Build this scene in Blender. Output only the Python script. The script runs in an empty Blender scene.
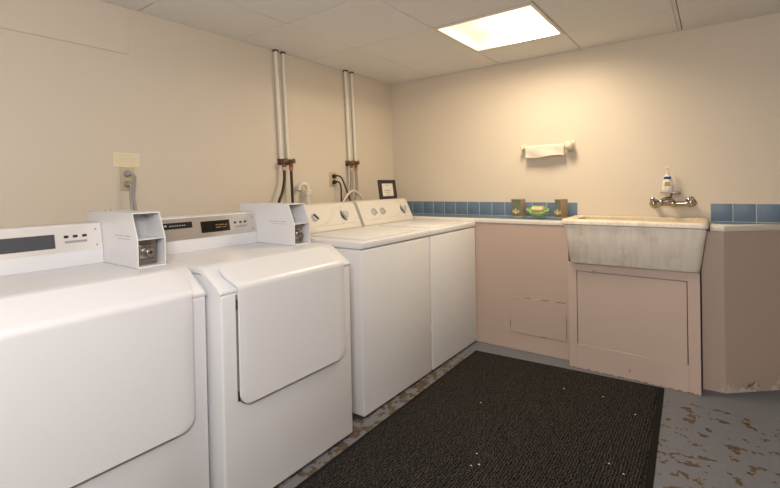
import bpy, bmesh, math, random
from mathutils import Vector, Matrix
random.seed(4)
S = bpy.context.scene
COL = S.collection
PI = math.pi

# ------------------------------------------------------------------ materials
def mat(name, col, rough=.5, metal=0., coat=0., noise=0., nscale=8., bump=0., bscale=60., spec=None, trans=0., emit=None, es=0.):
    m = bpy.data.materials.new(name); m.use_nodes = True
    nt = m.node_tree; b = nt.nodes['Principled BSDF']
    b.inputs['Base Color'].default_value = (*col, 1); b.inputs['Roughness'].default_value = rough
    b.inputs['Metallic'].default_value = metal; b.inputs['Coat Weight'].default_value = coat
    b.inputs['Coat Roughness'].default_value = .15
    if spec is not None: b.inputs['Specular IOR Level'].default_value = spec
    if trans: b.inputs['Transmission Weight'].default_value = trans
    if emit: b.inputs['Emission Color'].default_value = (*emit, 1); b.inputs['Emission Strength'].default_value = es
    tc = nt.nodes.new('ShaderNodeTexCoord')
    n = nt.nodes.new('ShaderNodeTexNoise'); n.inputs['Scale'].default_value = nscale; n.inputs['Detail'].default_value = 4
    nt.links.new(tc.outputs['Object'], n.inputs['Vector'])
    mx = nt.nodes.new('ShaderNodeMix'); mx.data_type = 'RGBA'
    k = max(noise, .02)
    mx.inputs['A'].default_value = (*[c*(1-k) for c in col], 1); mx.inputs['B'].default_value = (*[min(1, c*(1+k)) for c in col], 1)
    nt.links.new(n.outputs['Fac'], mx.inputs['Factor']); nt.links.new(mx.outputs['Result'], b.inputs['Base Color'])
    if bump:
        n2 = nt.nodes.new('ShaderNodeTexNoise'); n2.inputs['Scale'].default_value = bscale; n2.inputs['Detail'].default_value = 3
        nt.links.new(tc.outputs['Object'], n2.inputs['Vector'])
        bp = nt.nodes.new('ShaderNodeBump'); bp.inputs['Strength'].default_value = bump; bp.inputs['Distance'].default_value = .004
        nt.links.new(n2.outputs['Fac'], bp.inputs['Height']); nt.links.new(bp.outputs['Normal'], b.inputs['Normal'])
    return m

def N(nt, t, **kw):
    n = nt.nodes.new(t)
    for k, v in kw.items():
        if hasattr(n, k): setattr(n, k, v)
        else: n.inputs[k].default_value = v
    return n

M = {}
M['wall'] = mat('cream_wall_paint', (.69, .61, .505), .62, noise=.03, nscale=1.2, bump=.12, bscale=14)
M['ceil'] = mat('ceiling_tile', (.83, .805, .77), .9, noise=.03, nscale=2, bump=.0)
M['ceil_gap'] = mat('ceiling_seam', (.20, .17, .14), .9)
M['pink'] = mat('pink_wall_paint', (.52, .405, .345), .5, noise=.04, nscale=2.5, bump=.15, bscale=20)
M['pinkcab'] = mat('pink_cabinet_paint', (.57, .45, .39), .45, noise=.05, nscale=3, bump=.2, bscale=22)
M['crack'] = mat('dark_crack', (.09, .06, .045), .9)
M['enamel'] = mat('white_enamel', (.77, .77, .785), .36, noise=.01, nscale=3, coat=.1)
M['enamel2'] = mat('white_enamel_textured', (.77, .77, .785), .42, noise=.01, nscale=3, bump=.08, bscale=220)
M['cream_plastic'] = mat('off_white_plastic', (.70, .665, .60), .35)
M['greyplastic'] = mat('grey_plastic', (.35, .34, .33), .4)
M['lightgrey'] = mat('light_grey_plastic', (.52, .52, .52), .4)
M['alu'] = mat('brushed_aluminium', (.58, .54, .50), .34, metal=.75, noise=.05, nscale=30)
M['pale_alu'] = mat('pale_metal_panel', (.72, .69, .66), .4, metal=.25, noise=.02)
M['black'] = mat('black_plastic', (.012, .012, .012), .3)
M['display'] = mat('dark_grey_display', (.075, .08, .09), .22)
M['display2'] = mat('black_glass_display', (.012, .01, .008), .12)
M['dark'] = mat('dark_gap', (.03, .028, .026), .8)
M['shade'] = mat('grey_gap_shade_and_hinge', (.22, .21, .2), .7)  # hinge grey, also the painted shadow gap round the dryer doors
M['chrome'] = mat('chrome', (.46, .43, .39), .18, metal=1, noise=.1, nscale=40)
M['dullmetal'] = mat('dull_steel', (.30, .26, .23), .35, metal=.9, noise=.25, nscale=60)
M['brass'] = mat('tarnished_brass', (.16, .09, .055), .45, metal=.6, noise=.4, nscale=60)
M['copper'] = mat('copper', (.45, .16, .08), .4, metal=.6)
M['rubber'] = mat('black_rubber', (.018, .016, .015), .5)
M['greyhose'] = mat('grey_braided_hose', (.34, .285, .25), .5, noise=.2, nscale=120)
M['pipe'] = mat('painted_pipe', (.80, .76, .66), .45)
M['pvc'] = mat('white_pvc', (.74, .68, .58), .35)
M['ivory'] = mat('ivory_plate', (.56, .46, .30), .4)
M['note'] = mat('yellowed_paper', (.80, .71, .50), .8)
M['noteink'] = mat('faded_ink', (.66, .56, .40), .8)
M['paper'] = mat('white_paper', (.72, .68, .60), .8)
M['ink'] = mat('grey_print', (.2, .18, .16), .8)
M['frame'] = mat('dark_frame_wood', (.022, .015, .012), .35)
M['ledge'] = mat('white_ledge_paint', (.78, .73, .66), .4, noise=.08, nscale=12, bump=.15, bscale=40)
M['ceramic'] = mat('cream_ceramic', (.72, .63, .47), .22, coat=.3)
M['cloth'] = mat('off_white_towel', (.68, .63, .55), .9, bump=.3, bscale=200)
M['gold'] = mat('yellow_painted_wood', (.66, .48, .14), .5)
M['cream'] = mat('cream_paint', (.70, .63, .42), .5)
M['greenbox'] = mat('painted_green_wood', (.15, .18, .125), .6, noise=.35, nscale=45)
M['tan'] = mat('tan_wood', (.33, .24, .15), .6, noise=.2, nscale=30)
M['greydish'] = mat('grey_stone', (.34, .31, .26), .6, noise=.15, nscale=40)
M['leafgreen'] = mat('green_glazed_ceramic', (.36, .56, .22), .4, noise=.3, nscale=60, coat=.3)
M['soap'] = mat('tan_soap', (.56, .47, .26), .5, noise=.1, nscale=50)
M['blue'] = mat('blue_label', (.02, .08, .42), .4)
M['yellow'] = mat('yellow_label', (.75, .56, .12), .4)
M['bottle'] = mat('translucent_white_plastic', (.78, .74, .70), .3)
M['speck'] = mat('white_speck', (.7, .68, .63), .7)
M['plaster'] = mat('bare_plaster', (.64, .58, .50), .9, noise=.12, nscale=50)
M['wood'] = mat('bare_wood', (.30, .19, .09), .8, noise=.3, nscale=40)

# blue tile: each tile a slightly different tone
def tile_mat():
    m = mat('blue_glazed_tile', (.135, .20, .285), .42, noise=.14, nscale=7, spec=.35)
    return m
M['tile'] = tile_mat()
M['grout'] = mat('pale_grout', (.58, .58, .56), .8)

# concrete sink with vertical streaks
def sink_mat():
    m = bpy.data.materials.new('stained_cream_sink'); m.use_nodes = True; nt = m.node_tree; b = nt.nodes['Principled BSDF']
    tc = N(nt, 'ShaderNodeTexCoord'); mp = N(nt, 'ShaderNodeMapping'); mp.inputs['Scale'].default_value = (38, 38, 3.2)
    n = N(nt, 'ShaderNodeTexNoise', Scale=1.); n.inputs['Detail'].default_value = 6; n.inputs['Roughness'].default_value = .65
    n2 = N(nt, 'ShaderNodeTexNoise', Scale=9.); n2.inputs['Detail'].default_value = 5
    r = N(nt, 'ShaderNodeValToRGB'); r.color_ramp.elements[0].position = .32; r.color_ramp.elements[1].position = .62
    r.color_ramp.elements[0].color = (.78, .70, .60, 1); r.color_ramp.elements[1].color = (.90, .83, .73, 1)
    r2 = N(nt, 'ShaderNodeValToRGB'); r2.color_ramp.elements[0].position = .33; r2.color_ramp.elements[1].position = .5
    r2.color_ramp.elements[0].color = (.84, .81, .77, 1); r2.color_ramp.elements[1].color = (1, 1, 1, 1)
    mx = N(nt, 'ShaderNodeMix', data_type='RGBA', blend_type='MULTIPLY'); mx.inputs['Factor'].default_value = .8
    L = nt.links.new
    L(tc.outputs['Object'], mp.inputs['Vector']); L(mp.outputs['Vector'], n.inputs['Vector']); L(tc.outputs['Object'], n2.inputs['Vector'])
    L(n.outputs['Fac'], r.inputs['Fac']); L(n2.outputs['Fac'], r2.inputs['Fac'])
    L(r.outputs['Color'], mx.inputs['A']); L(r2.outputs['Color'], mx.inputs['B'])
    L(mx.outputs['Result'], b.inputs['Base Color']); b.inputs['Roughness'].default_value = .6
    bp = N(nt, 'ShaderNodeBump', Strength=.25, Distance=.004); L(n.outputs['Fac'], bp.inputs['Height']); L(bp.outputs['Normal'], b.inputs['Normal'])
    return m
M['sink'] = sink_mat()
M['sinkrim'] = mat('yellowed_sink_rim', (.68, .58, .42), .5, noise=.2, nscale=22, bump=.3, bscale=50)

# painted concrete floor with worn patches
def floor_mat():
    m = bpy.data.materials.new('worn_grey_floor_paint'); m.use_nodes = True; nt = m.node_tree; b = nt.nodes['Principled BSDF']; L = nt.links.new
    tc = N(nt, 'ShaderNodeTexCoord'); sx = N(nt, 'ShaderNodeSeparateXYZ'); L(tc.outputs['Object'], sx.inputs['Vector'])
    def math_(op, a, bb=None, c=None):
        n = N(nt, 'ShaderNodeMath', operation=op)
        for i, v in enumerate((a, bb, c)):
            if v is None: continue
            if isinstance(v, (int, float)): n.inputs[i].default_value = v
            else: L(v, n.inputs[i])
        return n.outputs[0]
    mp = N(nt, 'ShaderNodeMapping'); mp.inputs['Scale'].default_value = (1, 1.0, 1); L(tc.outputs['Object'], mp.inputs['Vector'])
    n = N(nt, 'ShaderNodeTexNoise', Scale=17.); n.inputs['Detail'].default_value = 5; n.inputs['Roughness'].default_value = .55; L(mp.outputs['Vector'], n.inputs['Vector'])
    big = N(nt, 'ShaderNodeTexNoise', Scale=2.2); big.inputs['Detail'].default_value = 2; L(tc.outputs['Object'], big.inputs['Vector'])
    # wear is heavier in the walked strip beside the machines and beside the mat
    w1 = N(nt, 'ShaderNodeMapRange'); w1.inputs['From Min'].default_value = 1.02; w1.inputs['From Max'].default_value = 1.25; w1.inputs['To Min'].default_value = .075; w1.inputs['To Max'].default_value = 0
    L(sx.outputs['X'], w1.inputs['Value'])
    w3 = N(nt, 'ShaderNodeMapRange'); w3.inputs['From Min'].default_value = -.55; w3.inputs['From Max'].default_value = -.36; w3.inputs['To Min'].default_value = 0; w3.inputs['To Max'].default_value = -.20
    L(sx.outputs['Y'], w3.inputs['Value'])
    w4 = N(nt, 'ShaderNodeMapRange'); w4.inputs['From Min'].default_value = 2.35; w4.inputs['From Max'].default_value = 2.7; w4.inputs['To Min'].default_value = 0; w4.inputs['To Max'].default_value = -.05
    L(sx.outputs['X'], w4.inputs['Value'])
    s = math_('ADD', n.outputs['Fac'], w1.outputs[0]); s = math_('ADD', s, w3.outputs[0]); s = math_('ADD', math_('ADD', s, w4.outputs[0]), .012)
    s = math_('ADD', s, math_('MULTIPLY', math_('SUBTRACT', big.outputs['Fac'], .5), .22))
    chip = N(nt, 'ShaderNodeMapRange'); chip.inputs['From Min'].default_value = .575; chip.inputs['From Max'].default_value = .59; L(s, chip.inputs['Value'])
    halo = N(nt, 'ShaderNodeMapRange'); halo.inputs['From Min'].default_value = .56; halo.inputs['From Max'].default_value = .572; L(s, halo.inputs['Value'])
    fine = N(nt, 'ShaderNodeTexNoise', Scale=45.); fine.inputs['Detail'].default_value = 4; L(tc.outputs['Object'], fine.inputs['Vector'])
    base = N(nt, 'ShaderNodeValToRGB'); base.color_ramp.elements[0].color = (.125, .135, .155, 1); base.color_ramp.elements[1].color = (.165, .175, .20, 1); L(fine.outputs['Fac'], base.inputs['Fac'])
    br = N(nt, 'ShaderNodeValToRGB'); br.color_ramp.elements[0].color = (.04, .028, .018, 1); br.color_ramp.elements[1].color = (.125, .09, .06, 1)
    br.color_ramp.elements[0].position = .3; br.color_ramp.elements[1].position = .7; L(fine.outputs['Fac'], br.inputs['Fac'])
    m1 = N(nt, 'ShaderNodeMix', data_type='RGBA'); L(halo.outputs[0], m1.inputs['Factor']); L(base.outputs['Color'], m1.inputs['A']); m1.inputs['B'].default_value = (.19, .185, .18, 1)
    m2 = N(nt, 'ShaderNodeMix', data_type='RGBA'); L(chip.outputs[0], m2.inputs['Factor']); L(m1.outputs['Result'], m2.inputs['A']); L(br.outputs['Color'], m2.inputs['B'])
    L(m2.outputs['Result'], b.inputs['Base Color']); b.inputs['Roughness'].default_value = .5
    bp = N(nt, 'ShaderNodeBump', Strength=.5, Distance=.002, invert=True); L(chip.outputs[0], bp.inputs['Height']); L(bp.outputs['Normal'], b.inputs['Normal'])
    return m
M['floor'] = floor_mat()

def mat_mat():
    m = bpy.data.materials.new('black_ribbed_carpet'); m.use_nodes = True; nt = m.node_tree; b = nt.nodes['Principled BSDF']; L = nt.links.new
    tc = N(nt, 'ShaderNodeTexCoord'); sx = N(nt, 'ShaderNodeSeparateXYZ'); L(tc.outputs['Object'], sx.inputs['Vector'])
    w = N(nt, 'ShaderNodeTexWave', Scale=26., Distortion=6.5); w.inputs['Detail'].default_value = 2; w.inputs['Detail Scale'].default_value = 3; w.bands_direction = 'X'; L(tc.outputs['Object'], w.inputs['Vector'])
    mp = N(nt, 'ShaderNodeMapping'); mp.inputs['Scale'].default_value = (190, 115, 80); L(tc.outputs['Object'], mp.inputs['Vector'])
    n = N(nt, 'ShaderNodeTexNoise', Scale=1.); n.inputs['Detail'].default_value = 3; L(mp.outputs['Vector'], n.inputs['Vector'])
    a = N(nt, 'ShaderNodeMath', operation='MULTIPLY'); L(w.outputs['Fac'], a.inputs[0]); L(n.outputs['Fac'], a.inputs[1])
    r = N(nt, 'ShaderNodeValToRGB'); L(a.outputs[0], r.inputs['Fac'])
    r.color_ramp.elements[0].position = .12; r.color_ramp.elements[0].color = (.004, .0036, .0032, 1)
    r.color_ramp.elements[1].position = .62; r.color_ramp.elements[1].color = (.075, .067, .060, 1)
    L(r.outputs['Color'], b.inputs['Base Color']); b.inputs['Roughness'].default_value = .95; b.inputs['Specular IOR Level'].default_value = .15
    bp = N(nt, 'ShaderNodeBump', Strength=.9, Distance=.005); L(a.outputs[0], bp.inputs['Height']); L(bp.outputs['Normal'], b.inputs['Normal'])
    return m
M['mat'] = mat_mat()
M['matedge'] = mat('black_rubber_mat_edge', (.010, .008, .007), .9, noise=.3, nscale=200, spec=.2)

def ceil_tex():
    m = M['ceil']; nt = m.node_tree; b = nt.nodes['Principled BSDF']; L = nt.links.new
    tc = N(nt, 'ShaderNodeTexCoord')
    w = N(nt, 'ShaderNodeTexWave', Scale=14., Distortion=1.2); w.bands_direction = 'Y'; w.inputs['Detail'].default_value = 2; L(tc.outputs['Object'], w.inputs['Vector'])
    n = N(nt, 'ShaderNodeTexNoise', Scale=60.); L(tc.outputs['Object'], n.inputs['Vector'])
    a = N(nt, 'ShaderNodeMath', operation='ADD'); L(w.outputs['Fac'], a.inputs[0]); L(n.outputs['Fac'], a.inputs[1])
    bp = N(nt, 'ShaderNodeBump', Strength=.22, Distance=.004); L(a.outputs[0], bp.inputs['Height']); L(bp.outputs['Normal'], b.inputs['Normal'])
ceil_tex()

# ------------------------------------------------------------------ mesh helpers (world coordinates in, objects with sensible origins out)
WORLD = {}
def obj(name, bm, m, parent=None, smooth=40, org=None):
    bmesh.ops.recalc_face_normals(bm, faces=bm.faces[:])
    me = bpy.data.meshes.new(name)
    vs = [v.co.copy() for v in bm.verts]
    lo = Vector([min(v[i] for v in vs) for i in range(3)]); hi = Vector([max(v[i] for v in vs) for i in range(3)])
    c = Vector(((lo.x+hi.x)/2, (lo.y+hi.y)/2, lo.z)) if org is None else Vector(org)
    for v in bm.verts: v.co -= c
    bm.to_mesh(me); bm.free()
    for mm in (m if isinstance(m, (list, tuple)) else [m]): me.materials.append(M[mm] if isinstance(mm, str) else mm)
    for p in me.polygons: p.use_smooth = True
    if smooth: me.set_sharp_from_angle(angle=math.radians(smooth))
    o = bpy.data.objects.new(name, me); COL.objects.link(o)
    WORLD[o.name] = c
    if parent:
        o.parent = parent; o.location = c - WORLD[parent.name]
    else: o.location = c
    return o
def tag(o, label, cat, group=None):
    o['label'] = label; o['category'] = cat
    if group: o['group'] = group
    return o
def thing(name, loc, label, cat, group=None):
    o = bpy.data.objects.new(name, None); COL.objects.link(o); o.location = loc; o.empty_display_size = .05
    WORLD[o.name] = Vector(loc); return tag(o, label, cat, group)
def struct(name, bm, m, parent=None, **k):
    o = obj(name, bm, m, parent, **k)
    if not parent: o['kind'] = 'structure'
    return o
def B(): return bmesh.new()
def box(bm, x0, x1, y0, y1, z0, z1, bev=0., seg=2, mi=0):
    vs = [bm.verts.new((x, y, z)) for x in (x0, x1) for y in (y0, y1) for z in (z0, z1)]
    F = [(0, 1, 3, 2), (4, 6, 7, 5), (0, 4, 5, 1), (2, 3, 7, 6), (0, 2, 6, 4), (1, 5, 7, 3)]
    fs = [bm.faces.new([vs[i] for i in f]) for f in F]
    for f in fs: f.material_index = mi
    if bev:
        es = list({e for f in fs for e in f.edges})
        bmesh.ops.bevel(bm, geom=es, offset=bev, segments=seg, profile=.5, affect='EDGES')
    return bm
def prism(bm, poly, axis, a0, a1, bev=0., seg=2, mi=0):
    """poly: 2-D outline; axis 'y' -> points are (x,z), 'x' -> (y,z), 'z' -> (x,y)"""
    def P(p, a): return {'y': (p[0], a, p[1]), 'x': (a, p[0], p[1]), 'z': (p[0], p[1], a)}[axis]
    A = [bm.verts.new(P(p, a0)) for p in poly]; Bv = [bm.verts.new(P(p, a1)) for p in poly]
    n = len(poly); fs = [bm.faces.new(A), bm.faces.new(Bv[::-1])]
    for i in range(n): fs.append(bm.faces.new((A[i], A[(i+1) % n], Bv[(i+1) % n], Bv[i])))
    for f in fs: f.material_index = mi
    if bev:
        es = list({e for f in fs for e in f.edges})
        bmesh.ops.bevel(bm, geom=es, offset=bev, segments=seg, profile=.5, affect='EDGES')
    return bm
def cyl(bm, p, d, r, h, n=24, r2=None, mi=0):
    d = Vector(d).normalized(); q = Vector((0, 0, 1)).rotation_difference(d).to_matrix().to_4x4()
    mt = Matrix.Translation(Vector(p)+d*h/2) @ q
    g = bmesh.ops.create_cone(bm, cap_ends=True, segments=n, radius1=r, radius2=r if r2 is None else r2, depth=h, matrix=mt)
    for v in g['verts']:
        for f in v.link_faces: f.material_index = mi
    return bm
def ball(bm, p, r, sc=(1, 1, 1), n=16):
    bmesh.ops.create_uvsphere(bm, u_segments=n, v_segments=n//2+2, radius=r, matrix=Matrix.Translation(p) @ Matrix.Diagonal((*sc, 1)))
    return bm
def lathe(bm, p, d, prof, n=32):
    """prof: list of (radius, height) along d from p"""
    d = Vector(d).normalized(); q = Vector((0, 0, 1)).rotation_difference(d).to_matrix(); p = Vector(p)
    rings = []
    for r, h in prof:
        if r < 1e-6: rings.append([bm.verts.new(p+q@Vector((0, 0, h)))])
        else: rings.append([bm.verts.new(p+q@Vector((r*math.cos(2*PI*i/n), r*math.sin(2*PI*i/n), h))) for i in range(n)])
    for a, b in zip(rings, rings[1:]):
        for i in range(n):
            j = (i+1) % n
            if len(a) == 1 and len(b) == 1: continue
            if len(a) == 1: bm.faces.new((a[0], b[j], b[i]))
            elif len(b) == 1: bm.faces.new((a[i], a[j], b[0]))
            else: bm.faces.new((a[i], a[j], b[j], b[i]))
    return bm
def smoothpts(pts, k=6):
    P = [Vector(p) for p in pts]; P = [P[0]*2-P[1]]+P+[P[-1]*2-P[-2]]; out = []
    for i in range(1, len(P)-2):
        a, b, c, d = P[i-1:i+3]
        for t in range(k):
            t /= k
            out.append(.5*((2*b)+(c-a)*t+(2*a-5*b+4*c-d)*t*t+(3*b-a-3*c+d)*t**3))
    out.append(P[-2]); return out
def tube(bm, pts, r, n=12, smooth=True, mi=0):
    P = smoothpts(pts) if smooth and len(pts) > 2 else [Vector(p) for p in pts]
    rings = []; up = None
    for i, p in enumerate(P):
        t = (P[min(i+1, len(P)-1)]-P[max(i-1, 0)]).normalized()
        if up is None: up = t.orthogonal().normalized()
        up = (up-t*up.dot(t)).normalized(); s = t.cross(up)
        rings.append([bm.verts.new(p+(up*math.cos(2*PI*k/n)+s*math.sin(2*PI*k/n))*r) for k in range(n)])
    fs = []
    for a, b in zip(rings, rings[1:]):
        for k in range(n): fs.append(bm.faces.new((a[k], a[(k+1) % n], b[(k+1) % n], b[k])))
    fs += [bm.faces.new(rings[0]), bm.faces.new(rings[-1][::-1])]
    for f in fs: f.material_index = mi
    return bm

# ------------------------------------------------------------------ the setting
HC = 2.171; XR = 5.2; YF = -6.2
struct('floor', box(B(), -.1, XR+.1, YF-.1, .1, -.1, 0), 'floor', org=(0, 0, 0))
struct('wall_left', box(B(), -.1, 0, YF-.1, .1, 0, HC+.14), 'wall')
struct('wall_back', box(B(), 0, XR, 0, .1, 0, HC+.14), 'wall')
struct('wall_right', box(B(), XR, XR+.1, YF-.1, .1, 0, HC+.14), 'wall')
struct('wall_front', box(B(), 0, XR, YF-.1, YF, 0, HC+.14), 'wall')
# ceiling of lay-in panels, one cell left open for the light
xs = [0, .463, 1.073, 1.683, 2.285, 2.895, 3.505, 4.115, 4.725, XR]
ys = [0]
while ys[-1] > YF: ys.append(max(YF, (-.443 if len(ys) == 1 else ys[-1]-.61)))
bm = B()
for i in range(len(xs)-1):
    for j in range(len(ys)-1):
        if i == 1+0 and False: pass
        x0, x1, y0, y1 = xs[i], xs[i+1], ys[j+1], ys[j]
        if abs(x0-1.073) < .01 and abs(y1+.443) < .01: continue
        g = .0022
        dz = random.uniform(0, .0012)
        box(bm, x0+g, x1-g, y0+g, y1-g, HC+dz, HC+.012, .0018, 1)
        if not (abs(x0-1.073) < .01 and j == 1): box(bm, x0, x1, y0, y1, HC+.0135, HC+.03, mi=1)
# narrow filler strip seen on the right
struct('ceiling', bm, ['ceil', 'ceil_gap'], org=(0, 0, HC))
struct('trim_1', box(B(), 2.248, 2.262, YF, -.001, HC-.0035, HC-.0002, .001, 1), 'ceil')
# pale panel set high on the left wall
struct('trim_2', box(B(), .0002, .0065, -3.9, -2.326, 1.932, HC-.001, .001, 1), 'wall')

# half walls painted pink, either side of the sink
Y1 = -.236
bm = B(); prism(bm, [(.0005, .0005), (1.628, .0005), (1.628, .9245), (.0005, .9245)], 'y', Y1, -.0005, .002, 1)
hw = struct('wall_half_left', bm, 'pink')
bm = B()
V = lambda x, y, z: bm.verts.new((x, y, z))
bot = [V(2.371, Y1, .0005), V(2.476, Y1, .0005), V(2.745, -.0005, .0005), V(2.371, -.0005, .0005)]
mid = [V(2.371, Y1, .70), V(2.476, Y1, .70), V(2.745, -.0005, .70), V(2.371, -.0005, .70)]
top = [V(2.399, Y1, .9245), V(2.476, Y1, .9245), V(2.745, -.0005, .9245), V(2.399, -.0005, .9245)]
bm.faces.new(bot); bm.faces.new(top)
for a, b in ((bot, mid), (mid, top)):
    for i in range(4): bm.faces.new((a[i], a[(i+1) % 4], b[(i+1) % 4], b[i]))
hwr = struct('wall_half_right', bm, 'pink')

# tile strips: wall tiles plus the tiled top of the ledge
def tiles(name, xa, xb, start, poly_top=None):
    bm = B()
    box(bm, xa, xb, -.0068, -.0006, .958, 1.0715, mi=1)
    x = start
    while x < xb-.004:
        a, b = max(x+.0018, xa+.001), min(x+.1077, xb-.001)
        if b-a > .006:
            box(bm, a, b, -.0077, -.003, .9665, 1.0725, .0007, 2)
            box(bm, a, b, -.0077, -.003, .958, .9630, .0007, 1)
        x += .1095
    return struct(name, bm, ['tile', 'grout'])
tiles('trim_3', .001, 1.637, .3255-.1095*3)
tiles('trim_4', 2.416, 2.96, 2.416)
bm = B(); x = .3255-.3285
while x < 1.62:
    for (a, b) in ((-.118, -.0095), (-.222, -.1205)): 
        if min(x+.1083, 1.622)-max(x, .001) > .01: box(bm, max(x, .001), min(x+.1083, 1.622), a, b, .9572, .9605, .001, 1)
    x += .1095
struct('trim_5', bm, ['tile'])
bm = B(); prism(bm, [(2.425, -.0095), (2.425, -.10), (2.535, -.10), (2.655, -.0095)], 'z', .9572, .960, .001, 1)
struct('trim_6', bm, 'tile')

# ledges
o = obj('ledge', box(B(), .002, 1.632, Y1-.006, -.0015, .9250, .9568, .003, 2), 'ledge')
tag(o, 'long white-edged ledge on the pink half wall, left of the sink', 'ledge')
bm = B(); prism(bm, [(2.414, -.0015), (2.414, Y1-.006), (2.480, Y1-.006), (2.757, -.0015)], 'z', .9250, .9568, .003, 2)
o = obj('ledge', bm, 'ledge'); tag(o, 'short white ledge with a slanting edge, right of the sink', 'ledge')

# patched access panel low on the left half wall
bm = B(); box(bm, 1.212, 1.612, Y1-.0035, Y1-.0002, .128, .390, .0012, 1)
ap = obj('access_panel', bm, 'pink', hw)
z = .390
for (a, b, dz) in ((1.30, 1.37, .0), (1.425, 1.50, .0), (1.52, 1.607, .0)):
    bm = B(); prism(bm, [(a, z), ((a+b)/2, z-.001), (b, z+.001), (b-.005, z+.0035), ((a+b)/2, z+.0025)], 'y', Y1-.0042, Y1-.0036); obj('paint_crack', bm, 'crack', ap)
for a in ((1.2095, 1.2125, .16, .215), (1.6085, 1.611, .14, .30), (1.43, 1.47, .126, .1285)): obj('paint_crack', box(B(), a[0], a[1], Y1-.0042, Y1-.0036, a[2], a[3]), 'crack', ap)

# flaking plaster at the foot of the right half wall
bm = B()
d = Vector((2.745-2.476, .2355, 0)); L_ = d.length; d.normalize(); nrm = Vector((d.y, -d.x, 0))
def flake(bm, base, w, h, curl, mi):
    n = 5; A = []; Bv = []; skew = random.uniform(-.7, .7)
    for i in range(n+1):
        t = i/n; off = curl*t*t; ww = w*(1-.75*t)
        c = base+Vector((0, 0, h*t))+nrm*(.002+off)+d*(w*.35*math.sin(2.2*t)+skew*h*t)
        A.append(bm.verts.new(c-d*ww/2)); Bv.append(bm.verts.new(c+d*ww/2))
    for i in range(n):
        f = bm.faces.new((A[i], Bv[i], Bv[i+1], A[i+1])); f.material_index = mi
P0 = Vector((2.476, Y1, 0))
for k in range(34):
    s = random.choice([random.uniform(.0, .08), random.uniform(.02, .20), random.uniform(.11, .16), random.uniform(.30, .345)])
    w = random.uniform(.008, .026); h = random.uniform(.006, .055)*(1.2 if s < .07 or .11 < s < .16 else .7)
    flake(bm, P0+d*s+Vector((0, 0, random.uniform(.004, .04))), w, h, random.uniform(.002, .014), 1 if .105 < s < .165 and random.random() < .5 else 0)
nrm = Vector((0, -1, 0)); d = Vector((1, 0, 0))
for k in range(12):
    flake(bm, Vector((2.476-random.uniform(.002, .03), Y1, random.uniform(.004, .02))), random.uniform(.006, .014), random.uniform(.01, .035), random.uniform(.002, .01), 0)
d = Vector((2.745-2.476, .2355, 0)).normalized(); nrm = Vector((d.y, -d.x, 0))
o = obj('flaking_plaster', bm, ['plaster', 'wood'], smooth=60); tag(o, 'curling flakes of white paint and plaster at the foot of the right pink half wall', 'peeling paint'); o['kind'] = 'stuff'
bm = B()
for (a, b, z1) in ((.0, .035, .05), (.03, .08, .025), (.08, .125, .03), (.12, .15, .018), (.15, .19, .02), (.28, .33, .03)):
    pts = [P0+d*a+Vector((0, 0, .002)), P0+d*b+Vector((0, 0, .002)), P0+d*(b-.006)+Vector((0, 0, z1*.6)), P0+d*((a+b)/2)+Vector((0, 0, z1)), P0+d*(a+.004)+Vector((0, 0, z1*.7))]
    F = [bm.verts.new(p+nrm*.0018) for p in pts]; G = [bm.verts.new(p+nrm*.0003) for p in pts]
    bm.faces.new(F); bm.faces.new(G[::-1])
    for i in range(5): bm.faces.new((F[i], F[(i+1) % 5], G[(i+1) % 5], G[i]))
obj('bare_plaster_patch', bm, 'plaster', hwr)

# ------------------------------------------------------------------ ceiling light
def ceiling_light():
    x0, x1, y0, y1 = 1.073, 1.683, -1.053, -.443
    t = thing('ceiling_light', ((x0+x1)/2, (y0+y1)/2, HC-.006), 'square lit fluorescent panel set flush in the tiled ceiling', 'ceiling light')
    bm = B(); h = .11; w = .004; zt = HC+h
    box(bm, x0+.004, x1-.004, y0+.004, y1-.004, zt, zt+.004)
    for a in ((x0+.004, x0+.008, y0+.004, y1-.004), (x1-.008, x1-.004, y0+.004, y1-.004), (x0+.008, x1-.008, y0+.004, y0+.008), (x0+.008, x1-.008, y1-.008, y1-.004)):
        box(bm, *a, HC+.002, zt)
    obj('housing', bm, 'paper', t)
    bm = B(); f = .022
    for a in ((x0, x0+f, y0, y1), (x1-f, x1, y0, y1), (x0+f, x1-f, y0, y0+f), (x0+f, x1-f, y1-f, y1)):
        box(bm, *a, HC-.006, HC+.0015, .0015, 1)
    obj('frame', bm, 'cream_plastic', t)
    m = bpy.data.materials.new('milky_diffuser'); m.use_nodes = True; nt = m.node_tree; nt.nodes.clear(); L = nt.links.new
    out = N(nt, 'ShaderNodeOutputMaterial'); tr = N(nt, 'ShaderNodeBsdfTransparent'); tl = N(nt, 'ShaderNodeBsdfTranslucent')
    tr.inputs['Color'].default_value = (1, .99, .97, 1); tl.inputs['Color'].default_value = (.98, .93, .84, 1)
    mx = N(nt, 'ShaderNodeMixShader'); mx.inputs[0].default_value = .05
    L(tr.outputs[0], mx.inputs[1]); L(tl.outputs[0], mx.inputs[2])
    em = N(nt, 'ShaderNodeEmission'); em.inputs['Color'].default_value = (1, .88, .72, 1); em.inputs['Strength'].default_value = .45
    ad = N(nt, 'ShaderNodeAddShader'); L(mx.outputs[0], ad.inputs[0]); L(em.outputs[0], ad.inputs[1]); L(ad.outputs[0], out.inputs['Surface'])
    bm = B(); v = [bm.verts.new(p) for p in ((x0+f-.002, y0+f-.002, HC), (x1-f+.002, y0+f-.002, HC), (x1-f+.002, y1-f+.002, HC), (x0+f-.002, y1-f+.002, HC))]; bm.faces.new(v)
    obj('diffuser', bm, m, t)
ceiling_light()
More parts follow.
